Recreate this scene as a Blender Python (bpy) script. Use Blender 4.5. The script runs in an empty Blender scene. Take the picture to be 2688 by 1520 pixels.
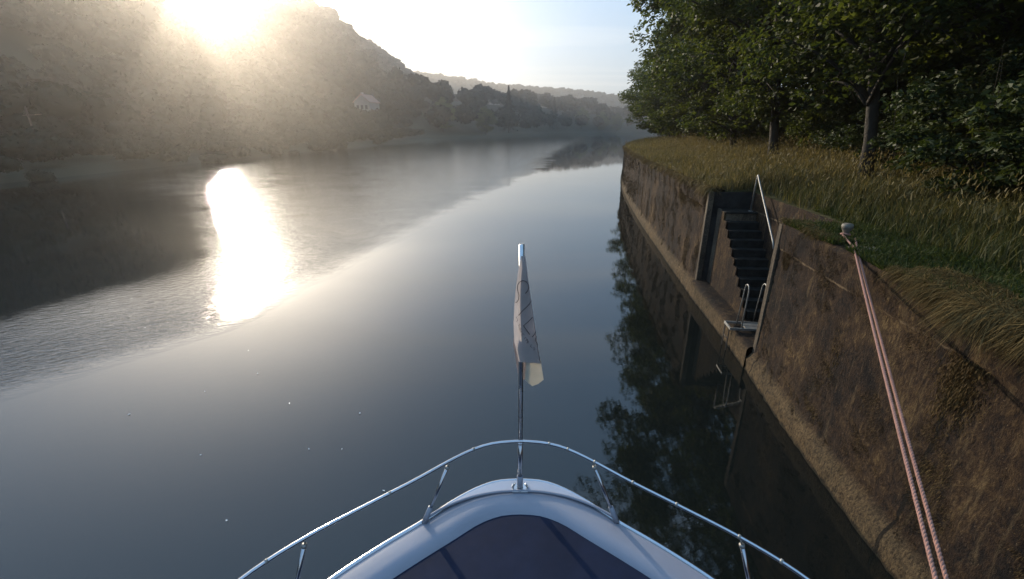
import bpy, math, random
import numpy as np
from mathutils import Vector, Matrix
random.seed(7); RNG = np.random.default_rng(7)
scene = bpy.context.scene
COL = scene.collection

# ------------------------------------------------------------------ camera
CAMH = 4.5
cam_d = bpy.data.cameras.new('camera'); cam = bpy.data.objects.new('camera', cam_d); COL.objects.link(cam)
cam.location = (0, 0, CAMH)
PITCH = math.atan(424/1150)
cam.rotation_euler = (math.pi/2 - PITCH, 0, 0)
cam_d.sensor_width = 36; cam_d.lens = 36*1150/2688
cam_d.clip_start = 0.05; cam_d.clip_end = 8000
scene.camera = cam

# ------------------------------------------------------------------ light
SUN_AZ, SUN_EL = math.radians(-32.5), math.radians(13.4)
SV = Vector((math.sin(SUN_AZ)*math.cos(SUN_EL), math.cos(SUN_AZ)*math.cos(SUN_EL), math.sin(SUN_EL)))
world = bpy.data.worlds.new('World'); scene.world = world; world.use_nodes = True
wt = world.node_tree; wt.nodes.clear(); wn = wt.nodes; wl = wt.links
def wnode(t, **k):
    n = wn.new(t)
    for a, b in k.items(): setattr(n, a, b)
    return n
def wmath(op, a, b=None, c=None):
    n = wnode('ShaderNodeMath', operation=op)
    for i, v in enumerate((a, b, c)):
        if v is None: continue
        if isinstance(v, (int, float)): n.inputs[i].default_value = v
        else: wl.new(v, n.inputs[i])
    return n.outputs[0]
sky = wnode('ShaderNodeTexSky', sky_type='NISHITA', sun_disc=False, sun_elevation=SUN_EL, sun_rotation=SUN_AZ)
sky.air_density = 1.0; sky.dust_density = 1.6; sky.ozone_density = 1.5; sky.altitude = 150
tc = wnode('ShaderNodeTexCoord')
nrm = wnode('ShaderNodeVectorMath', operation='NORMALIZE'); wl.new(tc.outputs['Generated'], nrm.inputs[0])
dt = wnode('ShaderNodeVectorMath', operation='DOT_PRODUCT'); wl.new(nrm.outputs[0], dt.inputs[0]); dt.inputs[1].default_value = SV
dotp = wmath('MAXIMUM', dt.outputs['Value'], 0.0)
a1 = wmath('MULTIPLY', wmath('POWER', dotp, 24.0), 3.4)       # bright hazy air around the sun
a2 = wmath('MULTIPLY', wmath('POWER', dotp, 500.0), 40.0)
a0 = wmath('MULTIPLY', wmath('POWER', dotp, 3.0), 0.08)
aur = wmath('ADD', wmath('ADD', a1, a2), a0)
# thin high cloud, streaked
sx = wnode('ShaderNodeSeparateXYZ'); wl.new(nrm.outputs[0], sx.inputs[0])
zz = wmath('ADD', wmath('MAXIMUM', sx.outputs[2], 0.0), 0.12)
cx = wmath('DIVIDE', sx.outputs[0], zz); cy = wmath('DIVIDE', sx.outputs[1], zz)
cv = wnode('ShaderNodeCombineXYZ'); wl.new(cx, cv.inputs[0]); wl.new(cy, cv.inputs[1])
mp = wnode('ShaderNodeMapping'); wl.new(cv.outputs[0], mp.inputs[0]); mp.inputs['Rotation'].default_value = (0, 0, math.radians(-52)); mp.inputs['Scale'].default_value = (0.35, 2.2, 1)
nz = wnode('ShaderNodeTexNoise'); wl.new(mp.outputs[0], nz.inputs['Vector']); nz.inputs['Scale'].default_value = 0.8; nz.inputs['Detail'].default_value = 7; nz.inputs['Roughness'].default_value = 0.55; nz.inputs['Distortion'].default_value = 0.5
cr = wnode('ShaderNodeValToRGB'); wl.new(nz.outputs['Fac'], cr.inputs[0]); cr.color_ramp.elements[0].position = 0.50; cr.color_ramp.elements[1].position = 0.70
lowz = wmath('SUBTRACT', 1.0, wmath('MULTIPLY', wmath('MAXIMUM', sx.outputs[2], 0.0), 3.6)); lowz = wmath('MAXIMUM', lowz, 0.0)
cf = wmath('MINIMUM', wmath('ADD', wmath('MULTIPLY', cr.outputs[0], 0.34), wmath('MULTIPLY', lowz, 0.36)), 0.85)
mixc = wnode('ShaderNodeMix', data_type='RGBA'); wl.new(cf, mixc.inputs['Factor']); veil = wnode('ShaderNodeMix', data_type='RGBA'); veil.inputs['Factor'].default_value = 0.55; wl.new(sky.outputs[0], veil.inputs['A']); veil.inputs['B'].default_value = (1.75, 3.35, 5.5, 1)
vs_ = wnode('ShaderNodeVectorMath', operation='SCALE'); wl.new(veil.outputs['Result'], vs_.inputs[0]); wl.new(wmath('ADD', 0.85, wmath('MULTIPLY', wmath('MAXIMUM', sx.outputs[2], 0.0), 1.3)), vs_.inputs['Scale'])  # sky veil made brighter overhead, added to lift the near water's reflection
wl.new(vs_.outputs[0], mixc.inputs['A']); mixc.inputs['B'].default_value = (7.2, 7.4, 7.4, 1)
auc = wnode('ShaderNodeVectorMath', operation='SCALE'); auc.inputs[0].default_value = (1.0, 0.95, 0.84); wl.new(aur, auc.inputs['Scale'])
auv = wnode('ShaderNodeVectorMath', operation='SCALE'); wl.new(auc.outputs[0], auv.inputs[0]); auv.inputs['Scale'].default_value = 2.5
addc = wnode('ShaderNodeVectorMath', operation='ADD'); wl.new(mixc.outputs['Result'], addc.inputs[0]); wl.new(auv.outputs[0], addc.inputs[1])
bg = wnode('ShaderNodeBackground'); bg.inputs['Strength'].default_value = 0.15
wl.new(addc.outputs[0], bg.inputs['Color'])
wo = wnode('ShaderNodeOutputWorld'); wl.new(bg.outputs[0], wo.inputs['Surface'])

sun_d = bpy.data.lights.new('sun', 'SUN'); sun = bpy.data.objects.new('sun', sun_d); COL.objects.link(sun)
sun_d.energy = 5.0; sun_d.angle = math.radians(0.53); sun_d.color = (1.0, 0.87, 0.68)
sun.rotation_euler = SV.to_track_quat('Z', 'Y').to_euler(); sun.location = SV*100
scene.view_settings.view_transform = 'Standard'; scene.view_settings.look = 'None'
scene.view_settings.exposure = 0.1; scene.view_settings.gamma = 1.0
scene.cycles.volume_bounces = 0
scene.cycles.max_bounces = 6; scene.cycles.transparent_max_bounces = 6
HAZE_DENSITY = 0.00078

# ------------------------------------------------------------------ helpers
def mesh_np(name, V, polys, mats=(), parent=None, smooth=False, tint=None, matidx=None):
    """V (n,3); polys: list of (m,k) int arrays -> ONE mesh object"""
    me = bpy.data.meshes.new(name)
    V = np.asarray(V, dtype=np.float32)
    me.vertices.add(len(V)); me.vertices.foreach_set('co', V.ravel())
    polys = [np.asarray(p, dtype=np.int32) for p in polys if len(p)]
    loops = np.concatenate([p.ravel() for p in polys])
    cnt = np.concatenate([np.full(len(p), p.shape[1], np.int32) for p in polys])
    st = np.concatenate([[0], np.cumsum(cnt)[:-1]]).astype(np.int32)
    me.loops.add(len(loops)); me.loops.foreach_set('vertex_index', loops)
    me.polygons.add(len(cnt)); me.polygons.foreach_set('loop_start', st); me.polygons.foreach_set('loop_total', cnt)
    if smooth: me.polygons.foreach_set('use_smooth', np.ones(len(cnt), bool))
    if matidx is not None: me.polygons.foreach_set('material_index', np.asarray(matidx, np.int32))
    if tint is not None:
        a = me.attributes.new('tint', 'FLOAT', 'POINT'); a.data.foreach_set('value', np.asarray(tint, np.float32))
    me.update(calc_edges=True); me.validate()
    for m in (mats if isinstance(mats, (list, tuple)) else [mats]): me.materials.append(m)
    o = bpy.data.objects.new(name, me); COL.objects.link(o)
    if parent is not None: o.parent = parent
    return o
class MB:
    def __init__(s): s.v = []; s.q = []; s.sm = []
    def add(s, vs, fs, smooth=False):
        b = len(s.v); s.v += [tuple(p) for p in vs]
        for f in fs: s.q.append(tuple(i+b for i in f)); s.sm.append(smooth)
        return s
    def box(s, x0, x1, y0, y1, z0, z1, M=None):
        vs = [Vector(p) for p in ((x0,y0,z0),(x1,y0,z0),(x1,y1,z0),(x0,y1,z0),(x0,y0,z1),(x1,y0,z1),(x1,y1,z1),(x0,y1,z1))]
        if M is not None: vs = [M @ p for p in vs]
        return s.add(vs, [(0,3,2,1),(4,5,6,7),(0,1,5,4),(1,2,6,5),(2,3,7,6),(3,0,4,7)])
    def tube(s, pts, r, n=10, cap=True, closed=False):
        pts = [Vector(p) for p in pts]; m = len(pts)
        rs = r if isinstance(r, (list, tuple)) else [r]*m
        T = []
        for i in range(m):
            a = pts[i-1] if (i > 0 or closed) else pts[i]
            b = pts[(i+1) % m] if (i < m-1 or closed) else pts[i]
            T.append((b-a).normalized())
        u = T[0].orthogonal().normalized(); vs = []
        for i in range(m):
            u = (u - T[i]*u.dot(T[i])).normalized(); w = T[i].cross(u)
            for k in range(n):
                a = 2*math.pi*k/n; vs.append(pts[i] + (u*math.cos(a) + w*math.sin(a))*rs[i])
        fs = []
        for i in range(m if closed else m-1):
            j = (i+1) % m
            for k in range(n): fs.append((i*n+k, i*n+(k+1) % n, j*n+(k+1) % n, j*n+k))
        if cap and not closed:
            fs.append(tuple(range(n-1, -1, -1))); fs.append(tuple((m-1)*n+k for k in range(n)))
        return s.add(vs, fs, True)
    def lathe(s, prof, c=(0,0,0), n=24, M=None):
        vs = []
        for r, z in prof:
            for k in range(n):
                a = 2*math.pi*k/n; p = Vector((c[0]+r*math.cos(a), c[1]+r*math.sin(a), c[2]+z)); vs.append(M @ p if M else p)
        fs = []
        for i in range(len(prof)-1):
            for k in range(n): fs.append((i*n+k, i*n+(k+1) % n, (i+1)*n+(k+1) % n, (i+1)*n+k))
        return s.add(vs, fs, True)
    def build(s, name, mat, parent=None, bevel=0):
        me = bpy.data.meshes.new(name); me.from_pydata(s.v, [], s.q)
        me.polygons.foreach_set('use_smooth', s.sm); me.materials.append(mat); me.update()
        o = bpy.data.objects.new(name, me); COL.objects.link(o)
        if parent is not None: o.parent = parent
        if bevel:
            b = o.modifiers.new('bevel', 'BEVEL'); b.width = bevel; b.segments = 2; b.limit_method = 'ANGLE'
        return o
def tag(o, label=None, cat=None, group=None, kind=None):
    if label: o['label'] = label
    if cat: o['category'] = cat
    if group: o['group'] = group
    if kind: o['kind'] = kind
    return o
def empty(name, loc=(0,0,0), label=None, cat=None, group=None):
    o = bpy.data.objects.new(name, None); COL.objects.link(o); o.location = loc; o.empty_display_size = .2
    return tag(o, label, cat, group)
def copy_tree(root, loc, rz=0, rx=0, ry=0, sc=(1,1,1), label=None):
    r = root.copy(); COL.objects.link(r); r.location = loc; r.rotation_euler = (rx, ry, rz); r.scale = sc
    if label: r['label'] = label
    for ch in list(root.children):
        c = ch.copy(); COL.objects.link(c); c.parent = r
        for g in list(ch.children):
            d = g.copy(); COL.objects.link(d); d.parent = c
    return r
def smooth(t): t = np.clip(t, 0, 1); return t*t*(3-2*t)
_S = [(RNG.uniform(-1,1,2), RNG.uniform(0,6.28)) for _ in range(24)]
def wav(x, y, scale, k0=0):
    """cheap smooth noise, about -1..1"""
    r = 0
    for i in range(6):
        d, ph = _S[(k0+i) % 24]; r = r + np.sin((d[0]*x + d[1]*y)*6.28/scale*(0.6+0.25*i) + ph)
    return r/3.2

# ------------------------------------------------------------------ materials
def mat_new(name):
    m = bpy.data.materials.new(name); m.use_nodes = True; nt = m.node_tree; nt.nodes.clear()
    return m, nt, nt.nodes, nt.links
def out(nt, sh):
    o = nt.nodes.new('ShaderNodeOutputMaterial'); nt.links.new(sh, o.inputs['Surface'])
def pr(nt, **k):
    p = nt.nodes.new('ShaderNodeBsdfPrincipled')
    for a, b in k.items(): p.inputs[a.replace('_', ' ')].default_value = b
    return p
def ramp(nt, fac, stops):
    r = nt.nodes.new('ShaderNodeValToRGB'); e = r.color_ramp.elements
    while len(e) < len(stops): e.new(0.5)
    for i, (p, c) in enumerate(stops): e[i].position = p; e[i].color = (*c, 1)
    nt.links.new(fac, r.inputs[0]); return r.outputs[0]
def noise(nt, scale, detail=5, rough=.55, vec=None, dist=0, sc=None, coord='Object'):
    n = nt.nodes.new('ShaderNodeTexNoise'); n.inputs['Scale'].default_value = scale; n.inputs['Detail'].default_value = detail
    n.inputs['Roughness'].default_value = rough; n.inputs['Distortion'].default_value = dist
    if vec is None: vec = nt.nodes.new('ShaderNodeTexCoord').outputs[coord]
    if sc:
        m = nt.nodes.new('ShaderNodeMapping'); m.inputs['Scale'].default_value = sc; nt.links.new(vec, m.inputs[0]); vec = m.outputs[0]
    nt.links.new(vec, n.inputs['Vector']); return n.outputs['Fac']
def mth(nt, op, a, b=None, clamp=False):
    n = nt.nodes.new('ShaderNodeMath'); n.operation = op; n.use_clamp = clamp
    for i, v in enumerate((a, b)):
        if v is None: continue
        if isinstance(v, (int, float)): n.inputs[i].default_value = v
        else: nt.links.new(v, n.inputs[i])
    return n.outputs[0]
def mixc_(nt, f, a, b, mode='MIX'):
    n = nt.nodes.new('ShaderNodeMix'); n.data_type = 'RGBA'; n.blend_type = mode
    for s, v in (('Factor', f), ('A', a), ('B', b)):
        if isinstance(v, (int, float)): n.inputs[s].default_value = v
        elif isinstance(v, tuple): n.inputs[s].default_value = (*v, 1)
        else: nt.links.new(v, n.inputs[s])
    return n.outputs['Result']
def bump(nt, h, dist, strength=1.0, normal=None):
    b = nt.nodes.new('ShaderNodeBump'); b.inputs['Distance'].default_value = dist; b.inputs['Strength'].default_value = strength
    nt.links.new(h, b.inputs['Height'])
    if normal is not None: nt.links.new(normal, b.inputs['Normal'])
    return b.outputs[0]
def simple(name, col, rough=.5, metal=0.0, var=.15, vs=6.0, bmp=0.0, bs=60):
    m, nt, N, L = mat_new(name)
    f = noise(nt, vs, 6, .6); c0 = tuple(max(0, c*(1-var)) for c in col); c1 = tuple(c*(1+var) for c in col)
    c = ramp(nt, f, [(.3, c0), (.7, c1)])
    p = pr(nt, Roughness=rough, Metallic=metal); L.new(c, p.inputs['Base Color'])
    rr = mth(nt, 'MULTIPLY_ADD', noise(nt, vs*3, 4), .25*rough); rr.node.inputs[2].default_value = rough*.88; L.new(rr, p.inputs['Roughness'])
    if bmp: L.new(bump(nt, noise(nt, bs, 4), bmp), p.inputs['Normal'])
    out(nt, p.outputs[0]); return m
def foliage(name, stops, trans=.35, rough=.55, ns=.35, tm=(1.25, 1.3, .5), spec=.25):
    """leaf material, colour varied by a per-leaf tint and by slow noise"""
    m, nt, N, L = mat_new(name)
    at = N.new('ShaderNodeAttribute'); at.attribute_name = 'tint'
    f = mth(nt, 'ADD', mth(nt, 'MULTIPLY', at.outputs['Fac'], .6), mth(nt, 'MULTIPLY', noise(nt, ns, 3), .4))
    c = ramp(nt, f, stops)
    d = pr(nt, Roughness=rough); L.new(c, d.inputs['Base Color']); d.inputs['Specular IOR Level'].default_value = spec
    t = N.new('ShaderNodeBsdfTranslucent'); tc_ = mixc_(nt, 1.0, c, tm, 'MULTIPLY'); L.new(tc_, t.inputs['Color'])
    mx = N.new('ShaderNodeMixShader'); mx.inputs[0].default_value = trans
    L.new(d.outputs[0], mx.inputs[1]); L.new(t.outputs[0], mx.inputs[2]); out(nt, mx.outputs[0]); return m

M_leaf = foliage('leaf', [(.15, (.034, .048, .016)), (.5, (.070, .088, .028)), (.85, (.130, .135, .045))], trans=.42)
M_leafd = foliage('leaf_dark', [(.15, (.024, .038, .015)), (.5, (.048, .066, .024)), (.85, (.085, .098, .038))], trans=.25)
M_forest = foliage('forest_leaf', [(.2, (.026, .028, .020)), (.8, (.040, .041, .028))], trans=.04, ns=.02, spec=0.0, rough=1.0)
M_grass = foliage('grass_blade', [(.1, (.036, .052, .016)), (.4, (.088, .086, .034)), (.65, (.165, .135, .062)), (.95, (.34, .26, .13))], trans=.35, ns=.25, spec=.12, tm=(1.1, 1.05, .7))
M_short = foliage('short_grass_blade', [(.15, (.026, .040, .013)), (.55, (.052, .066, .022)), (.95, (.13, .11, .045))], trans=.3, spec=.1, ns=.5)
M_moss = foliage('dry_moss', [(.1, (.012, .010, .008)), (.4, (.038, .024, .014)), (.7, (.10, .066, .028)), (.95, (.24, .17, .07))], trans=.1, ns=.9, spec=.05, tm=(1, .95, .8))
M_thatch = foliage('dead_thatch', [(.1, (.034, .024, .012)), (.5, (.115, .078, .030)), (.9, (.28, .20, .085))], trans=.12, ns=1.2, spec=.05, tm=(1, .95, .8))
M_bark = simple('bark', (.048, .040, .032), .9, var=.4, vs=4, bmp=.03, bs=9)
M_steel = simple('stainless_steel', (.50, .50, .52), .22, 1.0, var=.05)
M_steeld = simple('dull_steel', (.55, .55, .55), .28, 1.0, var=.12, vs=9)
M_white = simple('white_boat_paint', (.25, .255, .295), .32, var=.06, vs=2.5)
M_hull = simple('hull_paint', (.10, .12, .22), .3, var=.1)
M_deck = simple('navy_deck', (.009, .015, .036), .75, var=.18, vs=5, bmp=.002, bs=260)
M_galv = simple('galvanised_steel', (.30, .29, .27), .5, .6, var=.2, vs=12)
M_iron = simple('cast_iron', (.17, .15, .12), .6, .2, var=.3, vs=12, bmp=.004)
M_slab = simple('stone_slab', (.17, .15, .125), .85, var=.25, vs=5, bmp=.01, bs=30)
M_plaster = simple('pale_plaster', (.15, .15, .15), .9, var=.08, vs=.5)
M_roof = simple('roof_tile', (.16, .09, .07), .85, var=.2, vs=2)
M_window = simple('dark_window', (.03, .035, .04), .2)
for _m in (M_deck, M_slab, M_galv): _m.node_tree.nodes['Principled BSDF'].inputs['Specular IOR Level'].default_value = .15
M_bed = simple('bed', (.05, .05, .04), .9)

def mat_wall():
    m, nt, N, L = mat_new('mossy_stone')
    g = N.new('ShaderNodeNewGeometry'); P = g.outputs['Position']
    big = noise(nt, .8, 6, .66, P, .5, (1, 1, .7)); fine = noise(nt, 38, 8, .8, P, .2, (1, 1, .45)); mid = noise(nt, 6.5, 9, .75, P, .6, (1, 1, .6))
    f = mth(nt, 'ADD', mth(nt, 'MULTIPLY', big, .36), mth(nt, 'ADD', mth(nt, 'MULTIPLY', mid, .30), mth(nt, 'MULTIPLY', fine, .36)))
    c = ramp(nt, f, [(.41, (.003, .003, .004)), (.475, (.012, .009, .008)), (.525, (.032, .019, .012)), (.58, (.075, .046, .022)), (.66, (.23, .16, .075))])
    # pale lichen specks and leached streaks
    sp = ramp(nt, noise(nt, 60, 3, .6, P, 0, (1, 1, .6)), [(.66, (0, 0, 0)), (.70, (1, 1, 1))]); c = mixc_(nt, mth(nt, 'MULTIPLY', sp, .5), c, (.24, .18, .11))
    st = ramp(nt, noise(nt, 9.0, 8, .75, P, .6, (1, 1, .14)), [(.55, (0, 0, 0)), (.66, (1, 1, 1))])
    c = mixc_(nt, mth(nt, 'MULTIPLY', st, .38), c, (.19, .135, .07))
    s0 = N.new('ShaderNodeSeparateXYZ'); L.new(P, s0.inputs[0])
    zc = mth(nt, 'ABSOLUTE', mth(nt, 'SUBTRACT', mth(nt, 'ADD', s0.outputs[2], mth(nt, 'MULTIPLY', mth(nt, 'SUBTRACT', mid, .5), .10)), 2.50))
    vein = ramp(nt, zc, [(.004, (1, 1, 1)), (.024, (0, 0, 0))]); brk = ramp(nt, noise(nt, 2.2, 5, .7, P), [(.46, (0, 0, 0)), (.60, (1, 1, 1))]); c = mixc_(nt, mth(nt, 'MULTIPLY', mth(nt, 'MULTIPLY', vein, brk), .8), c, (.22, .16, .10))
    # waterline band: washed lighter tan, wet and dark right at the water
    sz = N.new('ShaderNodeSeparateXYZ'); L.new(P, sz.inputs[0])
    zw = mth(nt, 'ADD', sz.outputs[2], mth(nt, 'MULTIPLY', mth(nt, 'SUBTRACT', mid, .5), .12))
    band = ramp(nt, zw, [(.02, (0, 0, 0)), (.06, (1, 1, 1)), (.34, (1, 1, 1)), (.46, (0, 0, 0))])
    c = mixc_(nt, mth(nt, 'MULTIPLY', band, mth(nt, 'MULTIPLY', mid, .95)), c, mixc_(nt, ramp(nt, fine, [(.4, (0, 0, 0)), (.6, (1, 1, 1))]), (.045, .032, .018), (.24, .17, .09)))
    wet = ramp(nt, zw, [(.0, (1, 1, 1)), (.05, (0, 0, 0))]); c = mixc_(nt, mth(nt, 'MULTIPLY', wet, .8), c, (.02, .02, .012))
    # open joints across the wall
    sy = sz.outputs[1]; jw = mth(nt, 'MULTIPLY', mth(nt, 'SUBTRACT', noise(nt, 1.6, 4, .6, P), .5), .16)
    yj = mth(nt, 'ADD', sy, jw)
    for y0, wd in ((3.6, .022), (7.35, .016), (17.0, .02), (24.5, .025), (2.2, .010)):
        dd = mth(nt, 'LESS_THAN', mth(nt, 'ABSOLUTE', mth(nt, 'SUBTRACT', yj, y0)), wd)
        c = mixc_(nt, mth(nt, 'MULTIPLY', dd, .9), c, (.008, .007, .006))
    p = pr(nt, Roughness=.95); p.inputs['Specular IOR Level'].default_value = .2; L.new(c, p.inputs['Base Color'])
    h = mth(nt, 'ADD', mth(nt, 'MULTIPLY', mid, .7), mth(nt, 'MULTIPLY', fine, .45))
    L.new(bump(nt, h, .05, 1.0), p.inputs['Normal']); out(nt, p.outputs[0]); return m
M_wall = mat_wall()
def mat_concrete():
    m, nt, N, L = mat_new('stained_concrete')
    P = N.new('ShaderNodeNewGeometry').outputs['Position']
    f = mth(nt, 'ADD', mth(nt, 'MULTIPLY', noise(nt, 2.0, 7, .7, P, .8, (1, 1, .3)), .6), mth(nt, 'MULTIPLY', noise(nt, 30, 5, .7, P), .4))
    c = ramp(nt, f, [(.38, (.022, .018, .015)), (.5, (.085, .066, .048)), (.64, (.21, .17, .12))])
    p = pr(nt, Roughness=.92); L.new(c, p.inputs['Base Color']); p.inputs['Specular IOR Level'].default_value = .25
    L.new(bump(nt, f, .03, .8), p.inputs['Normal']); out(nt, p.outputs[0]); return m
M_conc = mat_concrete()
M_dconc = simple('shade_dark_concrete', (.034, .033, .032), .9, var=.45, vs=3, bmp=.01, bs=20)  # concrete of the niche ends, their shade put into the colour
M_step = simple('shaded_step_stone', (.026, .026, .024), .95, var=.4, vs=6, bmp=.01, bs=25)  # dark moss and the shade on the stair, both put into the colour
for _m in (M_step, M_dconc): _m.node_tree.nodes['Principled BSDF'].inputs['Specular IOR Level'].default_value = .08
def mat_ground(name, stops, s=.5):
    m, nt, N, L = mat_new(name)
    P = N.new('ShaderNodeNewGeometry').outputs['Position']
    f = mth(nt, 'ADD', mth(nt, 'MULTIPLY', noise(nt, s, 6, .6, P), .6), mth(nt, 'MULTIPLY', noise(nt, 14, 5, .7, P), .4))
    c = ramp(nt, f, stops); p = pr(nt, Roughness=.95); L.new(c, p.inputs['Base Color']); p.inputs['Specular IOR Level'].default_value = .15
    L.new(bump(nt, f, .08), p.inputs['Normal']); out(nt, p.outputs[0]); return m
M_soil = mat_ground('grassy_soil', [(.35, (.030, .035, .012)), (.5, (.060, .055, .022)), (.65, (.12, .095, .045))])
M_hill = mat_ground('hill_undergrowth', [(.35, (.024, .026, .016)), (.65, (.048, .048, .028))], .05)

def mat_water():
    m, nt, N, L = mat_new('river_water')
    P = N.new('ShaderNodeNewGeometry').outputs['Position']
    s = N.new('ShaderNodeSeparateXYZ'); L.new(P, s.inputs[0])
    wob = mth(nt, 'MULTIPLY', mth(nt, 'SUBTRACT', noise(nt, .22, 5, .6, P, .5), .5), 5.0)
    wy = mth(nt, 'MULTIPLY', mth(nt, 'MINIMUM', mth(nt, 'MULTIPLY', s.outputs[1], .02), 3.0), wob)
    x = mth(nt, 'ADD', s.outputs[0], mth(nt, 'ADD', mth(nt, 'MULTIPLY', wob, .12), wy))
    yn = mth(nt, 'DIVIDE', s.outputs[1], 240.0, True)
    def curve(pts):      # plan outline x(y) of the wind-ruffled strip
        r = N.new('ShaderNodeFloatCurve'); cu = r.mapping.curves[0]
        r.mapping.use_clip = False
        Q = [(a/240.0, (b+48)/110.0) for a, b in pts]
        cu.points[0].location = Q[0]; cu.points[1].location = Q[-1]
        for q in Q[1:-1]: cu.points.new(*q)
        for q in cu.points: q.handle_type = 'VECTOR'
        r.mapping.update(); L.new(yn, r.inputs['Value'])
        return mth(nt, 'SUBTRACT', mth(nt, 'MULTIPLY', r.outputs[0], 110.0), 48.0)
    lo = curve([(0, -14), (5, -9.8), (7.3, -8.3), (9.4, -6.6), (12.5, -5.9), (17.9, -4.8), (28.3, -2.2), (50, 2.8), (81, 8.0), (130, 20), (240, 50)])
    up = curve([(0, -24), (8, -16.5), (10.6, -13.5), (13.2, -12.6), (16, -12.8), (22, -19.5), (28, -26), (34, -34), (40, -42), (60, -46), (140, -44), (240, -40)])
    soft = mth(nt, 'ADD', 1.0, mth(nt, 'MULTIPLY', s.outputs[1], .035))
    m1 = mth(nt, 'DIVIDE', mth(nt, 'SUBTRACT', lo, x), soft, True)
    m2 = mth(nt, 'DIVIDE', mth(nt, 'SUBTRACT', x, up), mth(nt, 'MULTIPLY', soft, 4.0), True)
    mask = mth(nt, 'MULTIPLY', mth(nt, 'MULTIPLY', m1, m2), ramp(nt, noise(nt, .35, 4, .65, P, .8, (.6, 1, 1)), [(.3, (.55, .55, .55)), (.55, (1, 1, 1))]))
    # ripples
    mr = N.new('ShaderNodeMapping'); mr.vector_type = 'TEXTURE'; mr.inputs['Rotation'].default_value = (0, 0, math.radians(24)); L.new(P, mr.inputs[0]); PR = mr.outputs[0]
    r1 = noise(nt, 6.0, 3, .55, PR, .4, (.55, 1.5, 1)); r3 = noise(nt, 12.0, 4, .7, PR, .8, (.7, 1.3, 1)); r2 = noise(nt, 19.0, 2, .5, PR, .2, (.7, 1.4, 1))
    h = mth(nt, 'ADD', mth(nt, 'MULTIPLY', r1, 1.0), mth(nt, 'ADD', mth(nt, 'MULTIPLY', r2, .16), mth(nt, 'MULTIPLY', r3, .35)))
    hh = mth(nt, 'MULTIPLY', h, mth(nt, 'ADD', mth(nt, 'MULTIPLY', mask, .0150), .0004))
    p = pr(nt, Roughness=.015, IOR=1.62); 
    L.new(ramp(nt, noise(nt, .15, 3, .5, P), [(.3, (.006, .008, .0075)), (.7, (.010, .012, .010))]), p.inputs['Base Color'])
    L.new(bump(nt, hh, 1.0), p.inputs['Normal'])
    rg = mth(nt, 'ADD', mth(nt, 'MULTIPLY', mask, .03), .012); L.new(rg, p.inputs['Roughness'])
    out(nt, p.outputs[0]); return m
M_water = mat_water()

# ------------------------------------------------------------------ river plan
def catmull(pts, step):
    P = [np.array(p, float) for p in pts]; P = [2*P[0]-P[1]] + P + [2*P[-1]-P[-2]]; res = []
    for i in range(1, len(P)-2):
        n = max(1, int(np.linalg.norm(P[i+1]-P[i])/step))
        for k in range(n):
            t = k/n; a, b, c, d = P[i-1], P[i], P[i+1], P[i+2]
            res.append(.5*((2*b)+(-a+c)*t+(2*a-5*b+4*c-d)*t*t+(-a+3*b-3*c+d)*t**3))
    res.append(P[-2]); return np.array(res)
WALL = [(3.55, -8), (3.95, 0), (4.19, 3.4), (4.46, 5.8), (4.86, 8.4), (5.22, 11.7), (5.78, 16), (7.05, 25), (9.0, 36), (11.4, 46), (15.5, 56), (24, 68)]
WC = catmull(WALL, .1)
LEFT = np.array([(-46, -400), (-45, 0), (-44, 38), (-43, 49), (-41, 68), (-38.7, 115), (-23, 195), (35, 345), (91, 400), (260, 470), (940, 600)], float)
_l = np.concatenate([[0], np.cumsum(np.linalg.norm(np.diff(LEFT, axis=0), axis=1))]); _t = np.arange(0, _l[-1], 5.0)
LC = np.stack([np.interp(_t, _l, LEFT[:, k]) for k in (0, 1)], 1); _p = np.pad(LC, ((4, 4), (0, 0)), 'edge'); LC = np.stack([np.convolve(_p[:, k], np.ones(9)/9, 'valid') for k in (0, 1)], 1)
LT = np.gradient(LC, axis=0); LT /= np.linalg.norm(LT, axis=1)[:, None]
def dleft(x, y):
    """signed distance inland from the left bank"""
    P = np.stack([np.ravel(x), np.ravel(y)], 1).astype(float); r = np.empty(len(P))
    for a in range(0, len(P), 4000):
        q = P[a:a+4000]; d = ((q[:, None, :]-LC[None])**2).sum(2); k = d.argmin(1)
        v = q-LC[k]; r[a:a+4000] = -LT[k, 1]*v[:, 0]+LT[k, 0]*v[:, 1]
    return r.reshape(np.shape(x))
def land_h(x, y):
    d = dleft(x, y)
    z = -2 + 2.9*smooth((d+4)/7) + 2.5*smooth(d/60)
    ridge = 69 + 4*wav(x, y, 260, 3)
    ridge = ridge*(1-.27*smooth((285-y)/60))
    az = np.degrees(np.arctan2(-x, np.maximum(y, 1)))
    ridge = ridge*(1 - .62*np.exp(-((az-30.6)/4.8)**2))         # gully added on the sun's azimuth, shaped to let sunlight through
    cut = 1-smooth((y-560)/200)
    z = z + ridge*smooth((-x-62)/112)*cut*smooth((d-14)/60)
    z = z + 19*smooth((d-10)/60)*smooth((y-150)/90)*(1-smooth((x-20)/200))
    z = z + 3.0*wav(x, y, 90, 9)*smooth((-x-80)/60)*cut
    # long far ridge, falling to the right
    rr = 92 - 0.085*(x+185); rr = np.clip(rr, 32, 96)*(1+.04*wav(x, y, 300, 5))
    z = np.where(y > 620, np.maximum(z, 3+(rr-6)*smooth((y-640-.12*x)/250)), z)
    return z, d
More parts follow.
